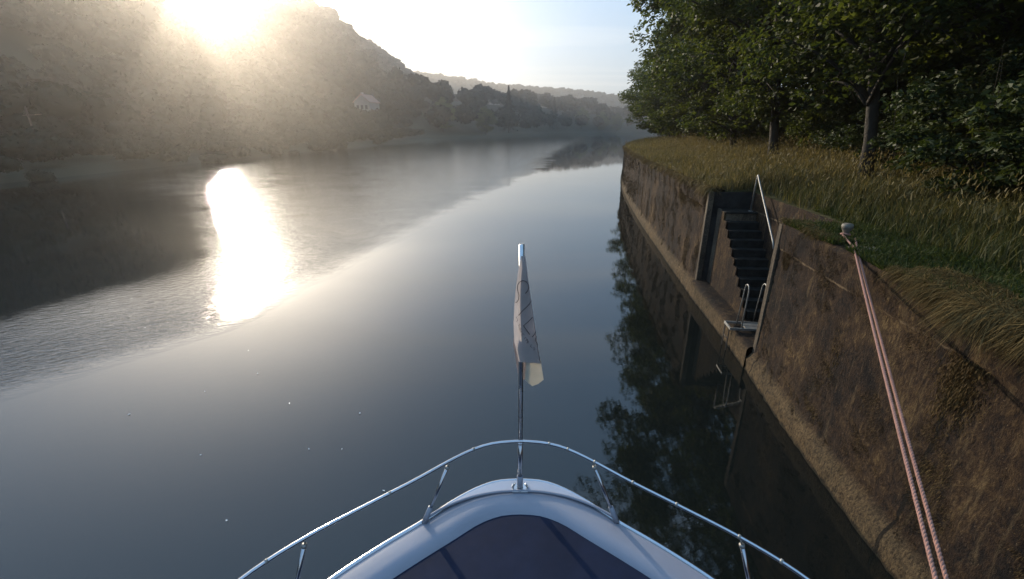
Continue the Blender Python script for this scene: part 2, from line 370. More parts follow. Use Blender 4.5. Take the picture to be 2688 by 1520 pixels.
def grid(name, xs, ys, hf, mat, keep=None):
    X, Y = np.meshgrid(xs, ys); Z = hf(X, Y); V = np.stack([X.ravel(), Y.ravel(), Z.ravel()], 1)
    nx, ny = len(xs), len(ys); i = np.arange(ny-1)[:, None]*nx+np.arange(nx-1)[None]; F = np.stack([i, i+1, i+nx+1, i+nx], -1).reshape(-1, 4)
    if keep is not None:
        k = keep(V[F].mean(1)); F = F[k]
    return mesh_np(name, V, [F], mat, smooth=True)
xs = np.concatenate([np.arange(-700, -240, 20), np.arange(-240, 60, 5), np.arange(60, 400, 12), np.arange(400, 940, 30)])
ys = np.concatenate([np.arange(-300, 0, 20), np.arange(0, 420, 6), np.arange(420, 1000, 20), np.arange(1000, 1190, 20)])
def keep(c): return dleft(c[:, 0], c[:, 1]) > -9
tag(grid('hills', xs, ys, lambda X, Y: land_h(X, Y)[0], M_hill, keep), kind='structure')
tag(mesh_np('river', [(-700, -240, 0), (950, -240, 0), (950, 1200, 0), (-700, 1200, 0)], [[(0, 1, 2, 3)]], M_water), kind='structure')
tag(mesh_np('river_bed', [(-700, -240, -3), (950, -240, -3), (950, 1200, -3), (-700, 1200, -3)], [[(0, 1, 2, 3)]], M_bed), kind='structure')

# ------------------------------------------------------------------ right bank ground
HQ = 2.95
def wallx(y):
    return np.interp(y, WC[:, 1], WC[:, 0])
WN = np.gradient(WC, axis=0); WN /= np.linalg.norm(WN, axis=1)[:, None]; WNR = np.stack([WN[:, 1], -WN[:, 0]], 1)   # points inland
def ground_h(o, y, x=0):
    return HQ - .02 + .55*smooth((o-.8)/7.0) + .05*wav(o*1.0, y, 3.0) + .8*smooth((o-12)/40)
Y0, Y1 = 7.66, 11.66            # the niche, along y
NICHE_D = 1.05
offs = np.array([.30, .6, .85, NICHE_D, 1.6, 2.2, 3, 4, 5, 6, 8, 10, 14, 20, 30, 50, 90, 160, 300, 600])
idx = np.unique(np.concatenate([np.arange(0, len(WC), 4), [np.abs(WC[:, 1]-Y0).argmin(), np.abs(WC[:, 1]-Y1).argmin()], [len(WC)-1]]))
V = []
for i in idx:
    for o in offs:
        x, y = WC[i]+WNR[i]*o; V.append((x, y, float(ground_h(o, WC[i, 1]))))
V = np.array(V); n = len(offs); a = np.arange(len(idx)-1)[:, None]*n+np.arange(n-1)[None]; F = np.stack([a, a+1, a+n+1, a+n], -1)
yy = WC[idx, 1]
ok = np.ones(F.shape[:2], bool)
for r in range(len(idx)-1):
    ym = .5*(yy[r]+yy[r+1])
    if Y0 < ym < Y1: ok[r, :3] = False   # columns up to NICHE_D
tag(mesh_np('right_bank_ground', V, [F[ok]], M_soil, smooth=True), kind='structure')

# ------------------------------------------------------------------ quay wall
wall = empty('quay_wall', (4.2, 3.4, 0), 'long brown mossy stone quay wall with a stair niche beside the river', 'wall')
wall_loc = Vector(wall.location)
def wsec(i0, i1, prof, dz, name, mat, capends=(0, 0), amp=.02):
    """sweep a cross-section (offset, z) along the quay"""
    ii = np.arange(i0, i1+1)
    pr_ = []
    for k in range(len(prof)-1):
        (o0, z0), (o1, z1) = prof[k], prof[k+1]; m = max(1, int(math.hypot(o1-o0, z1-z0)/dz))
        for j in range(m): t = j/m; pr_.append((o0+(o1-o0)*t, z0+(z1-z0)*t))
    pr_.append(prof[-1]); pr_ = np.array(pr_); n = len(pr_); V = []
    for i in ii:
        s = i*.1
        dis = amp*wav(np.full(n, s), pr_[:, 1], 4.0, 2)*.25+RNG.normal(0, .28*amp, n)*np.where((pr_[:, 1] > 0) & (pr_[:, 1] < .6), 1.8, 1)
        dis *= np.where(pr_[:, 1] > 2.9, .2, 1)
        o = pr_[:, 0]+dis; z = pr_[:, 1]+(amp*.6*wav(np.full(n, s), pr_[:, 1], .7, 7) if amp > .015 else 0)
        xy = WC[i][None]+WNR[i][None]*o[:, None]
        V.append(np.column_stack([xy, z]))
    V = np.concatenate(V)-np.array(wall_loc)
    a = np.arange(len(ii)-1)[:, None]*n+np.arange(n-1)[None]; F = np.stack([a, a+1, a+n+1, a+n], -1).reshape(-1, 4)
    return mesh_np(name, V, [F], mat, wall, smooth=False)
iN, iF = np.abs(WC[:, 1]-Y0).argmin(), np.abs(WC[:, 1]-Y1).argmin(); iE = len(WC)-1
FACE = [(-.14, -1.2), (-.12, .22), (-.02, .44), (.02, 2.46), (-.01, 2.52), (-.03, 2.93), (.02, 2.97), (.36, 2.97), (.36, 2.4)]
wsec(0, iN, FACE, .07, 'wall_face', M_wall); wsec(iF, iE, FACE, .09, 'wall_face', M_wall)
# plinth and floor of the niche
wsec(iN, iF, [(-.14, -1.2), (-.14, .42), (-.08, .48), (NICHE_D, .50)], .08, 'niche_floor', M_wall, amp=.016)
def wpt(i, o, z): p = WC[i]+WNR[i]*o; return Vector((p[0], p[1], z))-wall_loc
def panel(name, quads, mat, parent=wall, sub=10):
    b = MB()
    for q in quads:
        q = [Vector(p) for p in q]; vs = []
        for a in range(sub+1):
            for c in range(sub+1):
                u, v = a/sub, c/sub; p = (q[0]*(1-u)+q[1]*u)*(1-v)+(q[3]*(1-u)+q[2]*u)*v
                vs.append(p)
        fs = [(a*(sub+1)+c, (a+1)*(sub+1)+c, (a+1)*(sub+1)+c+1, a*(sub+1)+c+1) for a in range(sub) for c in range(sub)]
        b.add(vs, fs)
    return b.build(name, mat, parent)
zb, zt = .3, 2.93
for i in (iN, iF):      # end walls of the niche, cut concrete
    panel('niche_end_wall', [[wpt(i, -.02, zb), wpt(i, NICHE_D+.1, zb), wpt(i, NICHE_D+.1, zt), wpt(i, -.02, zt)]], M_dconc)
panel('niche_back_wall', [[wpt(iN, NICHE_D, zb), wpt(iF, NICHE_D, zb), wpt(iF, NICHE_D, zt), wpt(iN, NICHE_D, zt)]], M_wall)
def wp(y, o, z):
    i = int(np.abs(WC[:, 1]-y).argmin()); t = WN[i]; p = WC[i]+t*((y-WC[i, 1])/t[1])+WNR[i]*o
    return Vector((p[0], p[1], z))
# concrete pilaster strip on both reveals
for y0, y1 in ((Y0-.13, Y0+.010), (Y1-.010, Y1+.13)):
    b = MB(); A = [wp(y0, -.035, .40)-wall_loc, wp(y1, -.035, .40)-wall_loc, wp(y1, .1, .40)-wall_loc, wp(y0, .1, .40)-wall_loc]
    B = [p+Vector((0, 0, 2.53)) for p in A]; b.add(A+B, [(0,1,2,3),(4,5,6,7),(0,1,5,4),(1,2,6,5),(2,3,7,6),(3,0,4,7)]); b.build('niche_corner', M_conc, wall, .012)
# stair: landing at the far end, steps going down towards the near end
NS = 10; ZL, ZF = 2.46, .50; ya, yb = 11.15, 8.98; run = (ya-yb)/NS; rise = (ZL-ZF)/(NS+1)
st = MB()
def slab(b, y0, y1, o0, o1, z0, z1):
    A = [wp(y0, o0, z0), wp(y1, o0, z0), wp(y1, o1, z0), wp(y0, o1, z0)]; A = [p-wall_loc for p in A]
    B = [p+Vector((0, 0, z1-z0)) for p in A]
    b.add(A+B, [(0,3,2,1),(4,5,6,7),(0,1,5,4),(1,2,6,5),(2,3,7,6),(3,0,4,7)])
slab(st, ya, Y1-.003, .30, NICHE_D-.003, .45, ZL)
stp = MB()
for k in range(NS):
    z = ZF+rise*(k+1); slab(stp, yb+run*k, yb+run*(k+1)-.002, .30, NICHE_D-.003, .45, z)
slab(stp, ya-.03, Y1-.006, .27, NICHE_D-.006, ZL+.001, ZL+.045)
sd = MB()
for k in range(NS):
    z = ZF+rise*(k+1); slab(sd, yb+run*k-.02+RNG.uniform(-.012, .012), yb+run*(k+1), .245, .268, .45, z+.02+RNG.uniform(-.015, .012))
slab(sd, ya, ya+.50, .245, .298, .45, ZL+.03); sd.build('stair_side', M_wall, wall, .006)
slab(st, Y1-.30, Y1-.004, .24, .30, .45, ZL+.05)
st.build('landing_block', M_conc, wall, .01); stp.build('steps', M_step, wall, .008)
slab_b = MB()
M0 = Matrix.Translation(wp(5.64, .22, 3.0)-wall_loc) @ Matrix.Rotation(math.radians(-6), 4, 'Z')
slab_b.box(-.17, .17, -.10, .09, -.06, .015, M0); slab_b.build('coping_slab', M_slab, wall, .01)

# handrail of the stair
hr = empty('stair_handrail', wp(11.3, NICHE_D-.12, ZL+.05), 'bent galvanised handrail rising from the stair landing in the quay niche', 'handrail')
hl = Vector(hr.location); b = MB()
top = wp(11.28, NICHE_D-.12, 3.42); post = wp(11.30, NICHE_D-.12, ZL+.04); low = wp(9.70, .86, 2.13); low2 = wp(9.55, .84, 1.98)
pts = [post, post.lerp(top, .9)]
q0, q1, q2 = post.lerp(top, .9), top+Vector((0, 0, .05)), top.lerp(low, .07)
for k in range(1, 7): t = k/6; pts.append(q0*(1-t)**2+q1*2*t*(1-t)+q2*t*t)
pts += [top.lerp(low, .5), low, low2]
b.tube([p-hl for p in pts], .022, 12); b.build('rail_tube', M_galv, hr)
b = MB(); b.lathe([(.0, .0), (.06, .0), (.06, .012), (.0, .012)], post-hl); b.build('foot_plate', M_galv, hr)

# ladder platform and hoops
ld = empty('boarding_ladder', wp(8.55, -.05, .5), 'galvanised boarding ladder with two hooped handles on the ledge below the stair', 'ladder')
ll = Vector(ld.location)
def wl_(y, o, z): return wp(y, o, z)-ll
def hoop(o, y0, y1, z0, zt):
    b = MB(); r = abs(y1-y0)/2; ym = (y0+y1)/2; P = [wl_(y0, o, z0)]
    for k in range(9):
        a = math.pi*(1-k/8); P.append(wl_(ym+r*.72*math.cos(a)*(1 if y1 > y0 else -1), o+.02, zt-r+r*math.sin(a)))
    P.append(wl_(y1, o, z0)); b.tube(P, .0135, 10); return b
hoop(-.03, 8.36, 8.64, .5, 1.47).build('hoop_handle', M_galv, ld)
hoop(.40, 8.55, 8.86, .5, 1.43).build('hoop_handle', M_galv, ld)
for y in (8.40, 8.66):
    b = MB(); b.tube([wl_(y, -.25, .50), wl_(y, -.25, -.62)], .012, 8); b.build('stringer', M_bark, ld)
for z in (.26, -.02):
    b = MB(); b.tube([wl_(8.66, -.25, z), wl_(8.40, -.25, z)], .010, 8); b.build('rung', M_bark, ld)
b = MB()
def lslab(b, y0, y1, o0, o1, z0, z1):
    A = [wl_(y0, o0, z0), wl_(y1, o0, z0), wl_(y1, o1, z0), wl_(y0, o1, z0)]; B = [p+Vector((0, 0, z1-z0)) for p in A]
    b.add(A+B, [(0,3,2,1),(4,5,6,7),(0,1,5,4),(1,2,6,5),(2,3,7,6),(3,0,4,7)])
lslab(b, 8.32, 8.70, -.27, -.24, .51, .56); lslab(b, 8.32, 8.35, -.24, .44, .51, .56); lslab(b, 8.67, 8.70, -.24, .44, .51, .56)
lslab(b, 8.355, 8.50, .06, .43, .525, .545); lslab(b, 8.52, 8.665, .06, .43, .525, .545)
b.build('platform', M_galv, ld, .003)

# bollard
bx, by = 4.93, 6.36; bz = float(ground_h(.45, by))
bo = empty('mooring_bollard', (bx, by, bz), 'small round headed iron bollard in the grass holding the pink rope', 'bollard')
b = MB(); b.lathe([(.0, .30), (.06, .298), (.085, .28), (.09, .25), (.082, .215), (.055, .16), (.04, .11), (.04, .0), (.0, .0)], n=28); b.build('bollard_head', M_iron, bo); bo.scale = (.85, .85, .85)
b = MB(); b.lathe([(.0, .03), (.10, .03), (.11, -.05), (.0, -.05)], n=24); b.build('base_plate', M_iron, bo)

# ------------------------------------------------------------------ mooring rope
M_rope = simple('pink_rope', (.34, .175, .135), .8, var=.2, vs=20, bmp=.002, bs=400)
def rope_strand(pts, r=.0122, pitch=.08):
    b = MB(); C = []
    for p0, p1 in zip(pts, pts[1:]):
        n = max(2, int((p1-p0).length/.012)); C += [p0.lerp(p1, k/n) for k in range(n)]
    C.append(pts[-1]); d = (pts[-1]-pts[0]).normalized(); u = d.orthogonal().normalized(); w = d.cross(u)
    for s in range(3):
        P = [c+(u*math.cos(a)+w*math.sin(a))*r*.52 for c, a in ((c, 2*math.pi*(k*.012/pitch)+s*2.094) for k, c in enumerate(C))]
        b.tube(P, r*.60, 6)
    return b
E0 = Vector((1.54, .20, 1.76)); E1 = Vector((1.66, .22, 1.71))
rp = empty('mooring_rope', (bx, by, bz), 'doubled pink twisted mooring rope running from the bollard down past the bow', 'rope')
ro = Vector(rp.location)
def sagged(a, b_, sag=.03, n=12): return [a.lerp(b_, k/n)+Vector((0, 0, -sag*4*(k/n)*(1-k/n))) for k in range(n+1)]
A0 = Vector((bx-.06, by-.03, bz+.09)); A1 = Vector((bx+.08, by-.10, bz+.06))
X0 = Vector((4.475, 5.57, 3.035)); X1 = Vector((4.51, 5.56, 3.03))
rope_strand([p-ro for p in [A0]+sagged(X0, E0, .02)]).build('rope_strand', M_rope, rp)
rope_strand([p-ro for p in [A1]+sagged(X1, E1, .035)]).build('rope_strand', M_rope, rp)
b = MB(); P = []
for k in range(20): a = 2*math.pi*k/20; P.append((.055*math.cos(a), .055*math.sin(a), .10+.01*math.sin(a*2)))
b.tube(P, .0125, 8, closed=True); b.build('rope_loop', M_rope, rp)

# ------------------------------------------------------------------ boat
BX = .07
boat = empty('motor_boat', (BX, 0, 0), 'white bow of a motor boat with navy deck and steel pulpit rail', 'boat')
def half(pts, z, n=120):
    c = catmull(pts, .03); L_ = [(x, y, z) for x, y in c]; return L_
OUT = [(0, 3.14), (.2, 3.12), (.38, 3.04), (.57, 2.90), (.80, 2.69), (1.07, 2.47), (1.37, 2.19), (1.66, 1.85), (1.92, 1.35), (2.08, .6), (2.15, -.6), (2.15, -6)]
INN = [(0, 2.76), (.16, 2.745), (.33, 2.67), (.51, 2.53), (.78, 2.32), (.98, 2.15), (1.24, 1.88), (1.48, 1.4), (1.60, .7), (1.64, -.6), (1.64, -6)]
SEC = [(0, 2.985), (.2, 2.97), (.42, 2.915), (.62, 2.815), (.77, 2.70)]
RAIL = [(0, 2.93), (.2, 2.905), (.36, 2.84), (.54, 2.71), (.77, 2.51), (1.07, 2.27), (1.36, 2.03), (1.60, 1.77), (1.84, 1.35), (2.0, .6), (2.05, -.8), (2.05, -4)]
def full(c, z, off=0): # tip-centred outline, left to right
    c = catmull(c, .04); R = [Vector((x, y, z)) for x, y in c]; L_ = [Vector((-x, y, z)) for x, y in c[::-1]][:-1]; return L_+R
def resamp(P, n):
    d = [0]
    for a, b_ in zip(P, P[1:]): d.append(d[-1]+(b_-a).length)
    r = []
    for k in range(n):
        s = d[-1]*k/(n-1); j = min(max(i for i in range(len(d)) if d[i] <= s+1e-9), len(P)-2)
        t = (s-d[j])/(d[j+1]-d[j]); r.append(P[j].lerp(P[j+1], min(1, t)))
    return r
NB = 241
ZD = 1.5
o_ = resamp(full(OUT, ZD), NB); i_ = resamp(full(INN, ZD), NB)
# side deck band: between outer and inner outlines, bulwark cap slightly domed
b = MB(); rows = []
for t, dz in ((0.0, -.035), (.06, -.004), (.14, .0), (.55, .012), (1.0, .0), (1.0, -.03)):
    rows.append([a.lerp(c, t)+Vector((0, 0, dz)) for a, c in zip(o_, i_)])
vs = [p for r in rows for p in r]; fs = [(r*NB+k, r*NB+k+1, (r+1)*NB+k+1, (r+1)*NB+k) for r in range(len(rows)-1) for k in range(NB-1)]
b.add(vs, fs, True); b.build('side_deck', M_white, boat)
# navy deck panel
b = MB(); vs = [p+Vector((0, 0, -.004)) for p in i_]; h_ = NB//2
fs = [(k, k+1, NB-2-k, NB-1-k) for k in range(h_-1)]+[(h_-1, h_, h_+1)]
b.add(vs, fs); b.build('deck', M_deck, boat)
# hull below the gunwale
b = MB(); rows = [[p+Vector((0, 0, -.035)) for p in o_]]
for s, dy, z in ((.97, -.10, 1.15), (.90, -.30, .6), (.80, -.55, .1), (.72, -.7, -.3)):
    rows.append([Vector((p.x*s, p.y+dy*smooth((p.y-0)/3.0), z)) for p in o_])
vs = [p for r in rows for p in r]; fs = [(r*NB+k+1, r*NB+k, (r+1)*NB+k, (r+1)*NB+k+1) for r in range(len(rows)-1) for k in range(NB-1)]
b.add(vs, fs, True); b.build('hull', M_white, boat)
b = MB(); b.tube([p+Vector((0, 0, -.012)) for p in o_], .022, 10); b.build('gunwale_rail', M_steel, boat)
# little bow platform inside the tip, bounded by a raised lip
s_ = resamp(full(SEC, ZD+.014), 61); b = MB()
b.tube([p+Vector((0, 0, .012)) for p in s_], .011, 8); b.build('bow_lip', M_white, boat)
o2 = [p for p in full(OUT, ZD) if abs(p.x) <= .80 and p.y > 2.66]; o2 = resamp(o2, 61)
b = MB(); vs = [p.lerp(q, .10)+Vector((0, 0, .006)) for p, q in zip(o2, s_)]+[p+Vector((0, 0, -.002)) for p in s_]
b.add(vs, [(k, k+1, 61+k+1, 61+k) for k in range(60)]); 
M_plat = simple('bow_platform_paint', (.38, .41, .48), .5, var=.05); b.build('bow_platform', M_plat, boat)
ZR = 2.10
rl = resamp(full(RAIL, ZR), 201)
b = MB(); b.tube(rl, .0130, 14); rail = b.build('pulpit_rail', M_steel, boat)
def near(pts, x, y): return min(pts, key=lambda p: (p.x-x)**2+(p.y-y)**2)
for x, y in ((-.36, 2.84), (-.95, 2.36), (-1.5, 1.87), (.20, 2.9), (.40, 2.82), (.55, 2.7), (.80, 2.49), (1.06, 2.27), (1.33, 2.05), (1.50, 1.87)):
    p = near(rl, x, y); k = rl.index(p); d = (rl[k+1]-rl[k-1]).normalized()*.008
    b = MB(); b.tube([p-d, p+d], .0152, 14); b.build('rail_ring', M_galv, rail)
def stanchion(tx, ty, fx, fy):
    t = Vector((tx, ty, ZR-.012)); f_ = Vector((fx, fy, ZD)); b = MB()
    b.tube([f_.lerp(t, .0), f_.lerp(t, .93)], .0135, 12); s = b.build('stanchion', M_steel, boat)
    b = MB(); b.tube([f_, f_.lerp(t, .26)], [.024, .020], 12); b.build('socket', M_white, s)
    b = MB(); b.tube([f_.lerp(t, .90), f_.lerp(t, .935)], .017, 12); b.tube([f_.lerp(t, .93), t], .006, 8); b.build('collar', M_galv, s)
for sg in (-1, 1):
    stanchion(sg*.55, 2.70, sg*.78, 2.685); stanchion(sg*1.36, 2.03, sg*1.53, 1.96); stanchion(sg*1.95, .9, sg*2.02, .9)
# flag staff
F0 = Vector((0, 3.03, ZD))
b = MB(); b.tube([F0+Vector((0, 0, .5)), F0+Vector((0, 0, 2.225))], .019, 16); staff = b.build('flagstaff', M_steeld, boat)
b = MB(); b.tube([F0+Vector((0, 0, .13)), F0+Vector((0, 0, .52))], .0215, 16); b.build('lower_tube', M_steel, staff)
b = MB(); b.tube([F0+Vector((0, 0, .49)), F0+Vector((0, 0, .51))], .025, 16)
b.tube([F0+Vector((-.032, 0, .50)), F0+Vector((.032, 0, .50))], .005, 8); b.build('joint_pin', M_steel, staff)
b = MB(); b.tube([F0+Vector((0, 0, .0)), F0+Vector((0, 0, .15))], .026, 16); b.build('staff_socket', M_white, staff)
b = MB()
for sg in (-1, 1):
    b.tube([F0+Vector((sg*.02, -.02, .01)), F0+Vector((sg*.055, -.02, .012)), F0+Vector((sg*.065, -.02, .04)), F0+Vector((sg*.045, -.015, .075))], [.013, .013, .010, .008], 10)
b.box(-.07, .07, 2.97, 3.06, ZD+.012, ZD+.03); b.build('bow_fairlead', M_steeld, boat, .004)
b = MB()
b.box(1.42, 1.46, .0, .3, 1.515, 1.57); b.box(1.42, 1.46, .05, .25, 1.571, 1.62); b.tube([(1.44, -.08, 1.63), (1.44, .38, 1.63)], .022, 10); b.build('cleat', M_steel, boat, .004)

# ------------------------------------------------------------------ flag
def mat_flag(name, col, t):
    m, nt, N, L = mat_new(name); c = ramp(nt, noise(nt, 9, 4), [(.3, tuple(v*.88 for v in col)), (.7, col)])
    d = pr(nt, Roughness=.8); L.new(c, d.inputs['Base Color']); tr = N.new('ShaderNodeBsdfTranslucent'); L.new(c, tr.inputs['Color'])
    mx = N.new('ShaderNodeMixShader'); mx.inputs[0].default_value = t; L.new(d.outputs[0], mx.inputs[1]); L.new(tr.outputs[0], mx.inputs[2]); out(nt, mx.outputs[0]); return m
M_flag = mat_flag('flag_cloth', (.52, .46, .44), .5); M_cream = mat_flag('cream_flag_cloth', (.70, .64, .53), .5); M_print = simple('flag_print', (.09, .07, .07), .8)
def fl(px, py, y):       # a point of the flag's drop, at real size in the plane of the staff
    u = (px-1344)/1150; v = (py-760)/1150; s, c = math.sin(PITCH), math.cos(PITCH); d = y/(c-v*s); return Vector((u*d, y, CAMH-d*(s+v*c)))
flag = empty('pennant_flag', (BX, 3.03, 3.6), 'limp greyish white lettered flag hanging folded down the steel bow staff', 'flag')
fo = Vector(flag.location)
edgeL = [(1368, 672), (1360, 713), (1354, 760), (1350, 803), (1348, 850), (1350, 898), (1357, 925), (1362, 950)]
edgeR = [(1379, 672), (1384, 713), (1390, 760), (1396, 803), (1403, 850), (1410, 898), (1416, 935), (1420, 955)]
b = MB(); nr, nc = 60, 40; vs = []
for r in range(nr+1):
    t = r/nr*(len(edgeL)-1); k = min(int(t), len(edgeL)-2); w = t-k
    lx = edgeL[k][0]*(1-w)+edgeL[k+1][0]*w; ly = edgeL[k][1]*(1-w)+edgeL[k+1][1]*w; rx = edgeR[k][0]*(1-w)+edgeR[k+1][0]*w; ry = edgeR[k][1]*(1-w)+edgeR[k+1][1]*w
    for c in range(nc+1):
        u = c/nc
        # the cloth goes right, turns back behind, and right again
        if u < .4: q = u/.4; dep = -.036-.006*math.sin(q*math.pi)
        elif u < .7: q = 1-(u-.4)/.3*.75; dep = -.036+(u-.4)/.3*.012
        else: q = .25+(u-.7)/.3*.6; dep = -.024+(u-.7)/.3*.004
        amp = min(1, r/12.0); dd = dep*(.75+.25*amp)+.006*math.sin(u*23+r*.11)*amp*(1 if u >= .4 else .15)
        p = fl(lx+(rx-lx)*q, ly+(ry-ly)*q, 3.03+dd); vs.append(p-fo)
b.add(vs, [(r*(nc+1)+c, r*(nc+1)+c+1, (r+1)*(nc+1)+c+1, (r+1)*(nc+1)+c) for r in range(nr) for c in range(nc)], True)
b.build('cloth', M_flag, flag)
def sheet(pts, y, th, name, mat):
    b = MB(); A = [fl(px, py, y)-fo for px, py in pts]; B = [p+Vector((0, th, 0)) for p in A]; n = len(A)
    b.add(A+B, [tuple(range(n)), tuple(range(2*n-1, n-1, -1))]+[(k, (k+1) % n, n+(k+1) % n, n+k) for k in range(n)]); return b.build(name, mat, flag)
sheet([(1386, 880), (1381, 960), (1378, 998), (1397, 1014), (1413, 1008), (1427, 997), (1424, 975), (1420, 950), (1405, 900)], 3.012, .004, 'cream_corner', M_cream)
sheet([(1350, 880), (1347, 905), (1352, 930), (1356, 962), (1361, 985), (1373, 996), (1381, 998), (1384, 950), (1382, 900)], 3.045, .006, 'hanging_tail', M_flag)
def strokes(polys, y, w, name):
    b = MB()
    for P in polys: b.tube([fl(px, py, y)-fo for px, py in P], w, 5)
    return b.build(name, M_print, flag)
def cr_(pts, s0=1330, t0=720, k=110/667): return [(s0+x*k, t0+y*k) for x, y in pts]
S = [(298, 305), (330, 270), (350, 220), (345, 165), (310, 115), (260, 97), (210, 120), (178, 165), (170, 220), (182, 280), (196, 340), (190, 400), (165, 440), (138, 452)]
I = [(395, 415), (370, 465), (320, 520), (255, 580), (190, 655)]
Lq = [(415, 680), (340, 760), (268, 820), (310, 880), (365, 958)]
Vq = [(465, 905), (445, 955), (408, 1000)]; V2 = [(472, 985), (455, 1055), (478, 1090), (497, 1130)]
strokes([cr_(S), cr_(I), cr_(Lq), cr_(Vq), cr_(V2)], 2.983, .0030, 'large_lettering')
strokes([cr_([(235, 990), (240, 955), (262, 945), (280, 965)]), cr_([(280, 1030), (300, 1000), (318, 1020)]), cr_([(300, 1060), (330, 1030)]), cr_([(315, 1100), (350, 1060)]), cr_([(330, 1040), (345, 1095)]),
         cr_([(200, 880), (215, 850), (230, 865), (212, 900), (222, 925), (244, 905)]), cr_([(150, 700), (170, 670)]), cr_([(155, 760), (178, 730)]), cr_([(165, 700), (178, 730)]), cr_([(185, 820), (205, 790), (195, 850)]),
         cr_([(375, 1150), (395, 1120)]), cr_([(375, 1150), (400, 1165)]), cr_([(415, 1180), (440, 1165), (450, 1190), (425, 1210)])], 2.983, .0014, 'small_lettering')

# ------------------------------------------------------------------ strands (grass, moss)
def strands(P, D, Ln, Wd, droop, tint):
    """bent blades: base P, unit direction D, length, width, droop vector -> V, quads, tris"""
    n = len(P); a = RNG.uniform(0, 2*np.pi, n); W = np.stack([np.cos(a), np.sin(a), np.zeros(n)], 1)*Wd[:, None]*.5
    m = P+D*(Ln*.55)[:, None]+droop*(Ln*.22)[:, None]; t = P+D*(Ln*.9)[:, None]+droop*(Ln*.75)[:, None]
    V = np.stack([P-W, P+W, m+W*.8, m-W*.8, t], 1).reshape(-1, 3); i = np.arange(n)[:, None]*5
    return V, i+np.array([[0, 1, 2, 3]]), i+np.array([[3, 2, 4]]), np.repeat(tint, 5)
def along(y):
    """points on the quay line and inland normals at world y, interpolated"""
    return np.stack([np.interp(y, WC[:, 1], WC[:, k]) for k in (0, 1)], 1), np.stack([np.interp(y, WC[:, 1], WNR[:, k]) for k in (0, 1)], 1)
def unit(v): return v/np.linalg.norm(v, axis=1)[:, None]
def bank_pts(n, ymin, ymax, omin, omax, power=1.0, op=1.0):
    y = ymin+(ymax-ymin)*RNG.random(n)**power; o = omin+(omax-omin)*RNG.random(n)**op
    C0, N0 = along(y); xy = C0+N0*o[:, None]
    z = np.array(ground_h(o, y)); return np.column_stack([xy, z]), o, y
def in_niche(o, y, pad=.1): return (y > Y0-pad) & (y < Y1+pad) & (o < NICHE_D+pad)
parts = []
def tall(n, y0, y1, o0, o1, h, w, power=1.0):
    P, o, y = bank_pts(n, y0, y1, o0, o1, power); 
    cl = np.clip(.5+.5*wav(P[:, 0], P[:, 1], 2.4, 4), 0, 1)
    keep = ~in_niche(o, y) & (RNG.random(n) < .35+.65*cl) & ~((np.hypot(P[:, 0]-bx, P[:, 1]-by) < .75) | ((y > 2.0) & (y < 7.5) & (o < 1.3)))
    P, o, y, cl = P[keep], o[keep], y[keep], cl[keep]; n = len(P)
    D = unit(np.column_stack([RNG.normal(0, .16, n), RNG.normal(0, .16, n), np.ones(n)]))
    L_ = h*RNG.uniform(.45, 1.1, n)*(.45+.55*smooth((o+.1)/1.8))*(.75+.35*cl)
    dr = np.column_stack([RNG.normal(.05, .25, n), RNG.normal(0, .25, n), np.full(n, -.22)])
    gold = .25+.5*smooth((y-5)/14)*(1-.4*smooth((o-5)/4))
    parts.append(strands(P, D, L_, w*RNG.uniform(.6, 1.4, n), dr, np.clip(gold+RNG.normal(0, .2, n)+.2*(cl-.5), 0, 1)))
tall(60000, 1.5, 15, .05, 7.5, .62, .012); tall(70000, 12, 32, .05, 9, .80, .020); tall(45000, 28, 62, .05, 12, .9, .035)
def merge(parts):
    V, Q, T, C = [], [], [], []; k = 0
    for v, q, t, c in parts: V.append(v); Q.append(q+k); T.append(t+k); C.append(c); k += len(v)
    return np.concatenate(V), np.concatenate(Q), np.concatenate(T), np.concatenate(C)
V, Q, T, C = merge(parts); tag(mesh_np('tall_grass', V, [Q, T], M_grass, tint=C), 'tall golden seeding grass on top of the quay below the trees', 'grass', kind='stuff')
# seed heads: fuller tips
P, o, y = bank_pts(16000, 3, 40, .3, 8, 1.2); k = ~in_niche(o, y) & ~((y < 7.5) & (o < 1.3)); P = P[k]; o = o[k]; n = len(P)
P[:, 2] += RNG.uniform(.45, .85, n)*(.5+.5*smooth(o/2)); D = unit(np.column_stack([RNG.normal(0, .35, n), RNG.normal(0, .35, n), np.ones(n)]))
V, Q, T, C = strands(P, D, RNG.uniform(.07, .14, n), RNG.uniform(.012, .024, n), np.tile([.1, 0, -.2], (n, 1)), RNG.uniform(.55, 1, n))
tag(mesh_np('grass_seed_heads', V, [Q, T], M_grass, tint=C), 'pale straw seed heads nodding over the tall quay grass', 'seed heads', kind='stuff')
# short green grass round the bollard and near edge
parts = []
P, o, y = bank_pts(90000, .5, 9, -.02, 4.5, 1.0, 1.4); k = ~in_niche(o, y) & (np.hypot(P[:, 0]-bx, P[:, 1]-by) > .12) & ~((np.abs(P[:, 0]-4.66) < .25) & (np.abs(P[:, 1]-5.78) < .14)); P = P[k]; n = len(P)
D = unit(np.column_stack([RNG.normal(0, .5, n), RNG.normal(0, .5, n), np.ones(n)]))
parts.append(strands(P, D, RNG.uniform(.05, .20, n), RNG.uniform(.006, .014, n), np.column_stack([RNG.normal(0, .3, n), RNG.normal(0, .3, n), np.full(n, -.3)]), np.clip(RNG.normal(.4, .22, n), 0, 1)))
V, Q, T, C = merge(parts); tag(mesh_np('short_grass', V, [Q, T], M_short, tint=C), 'short green grass round the bollard on the near quay edge', 'grass', kind='stuff')
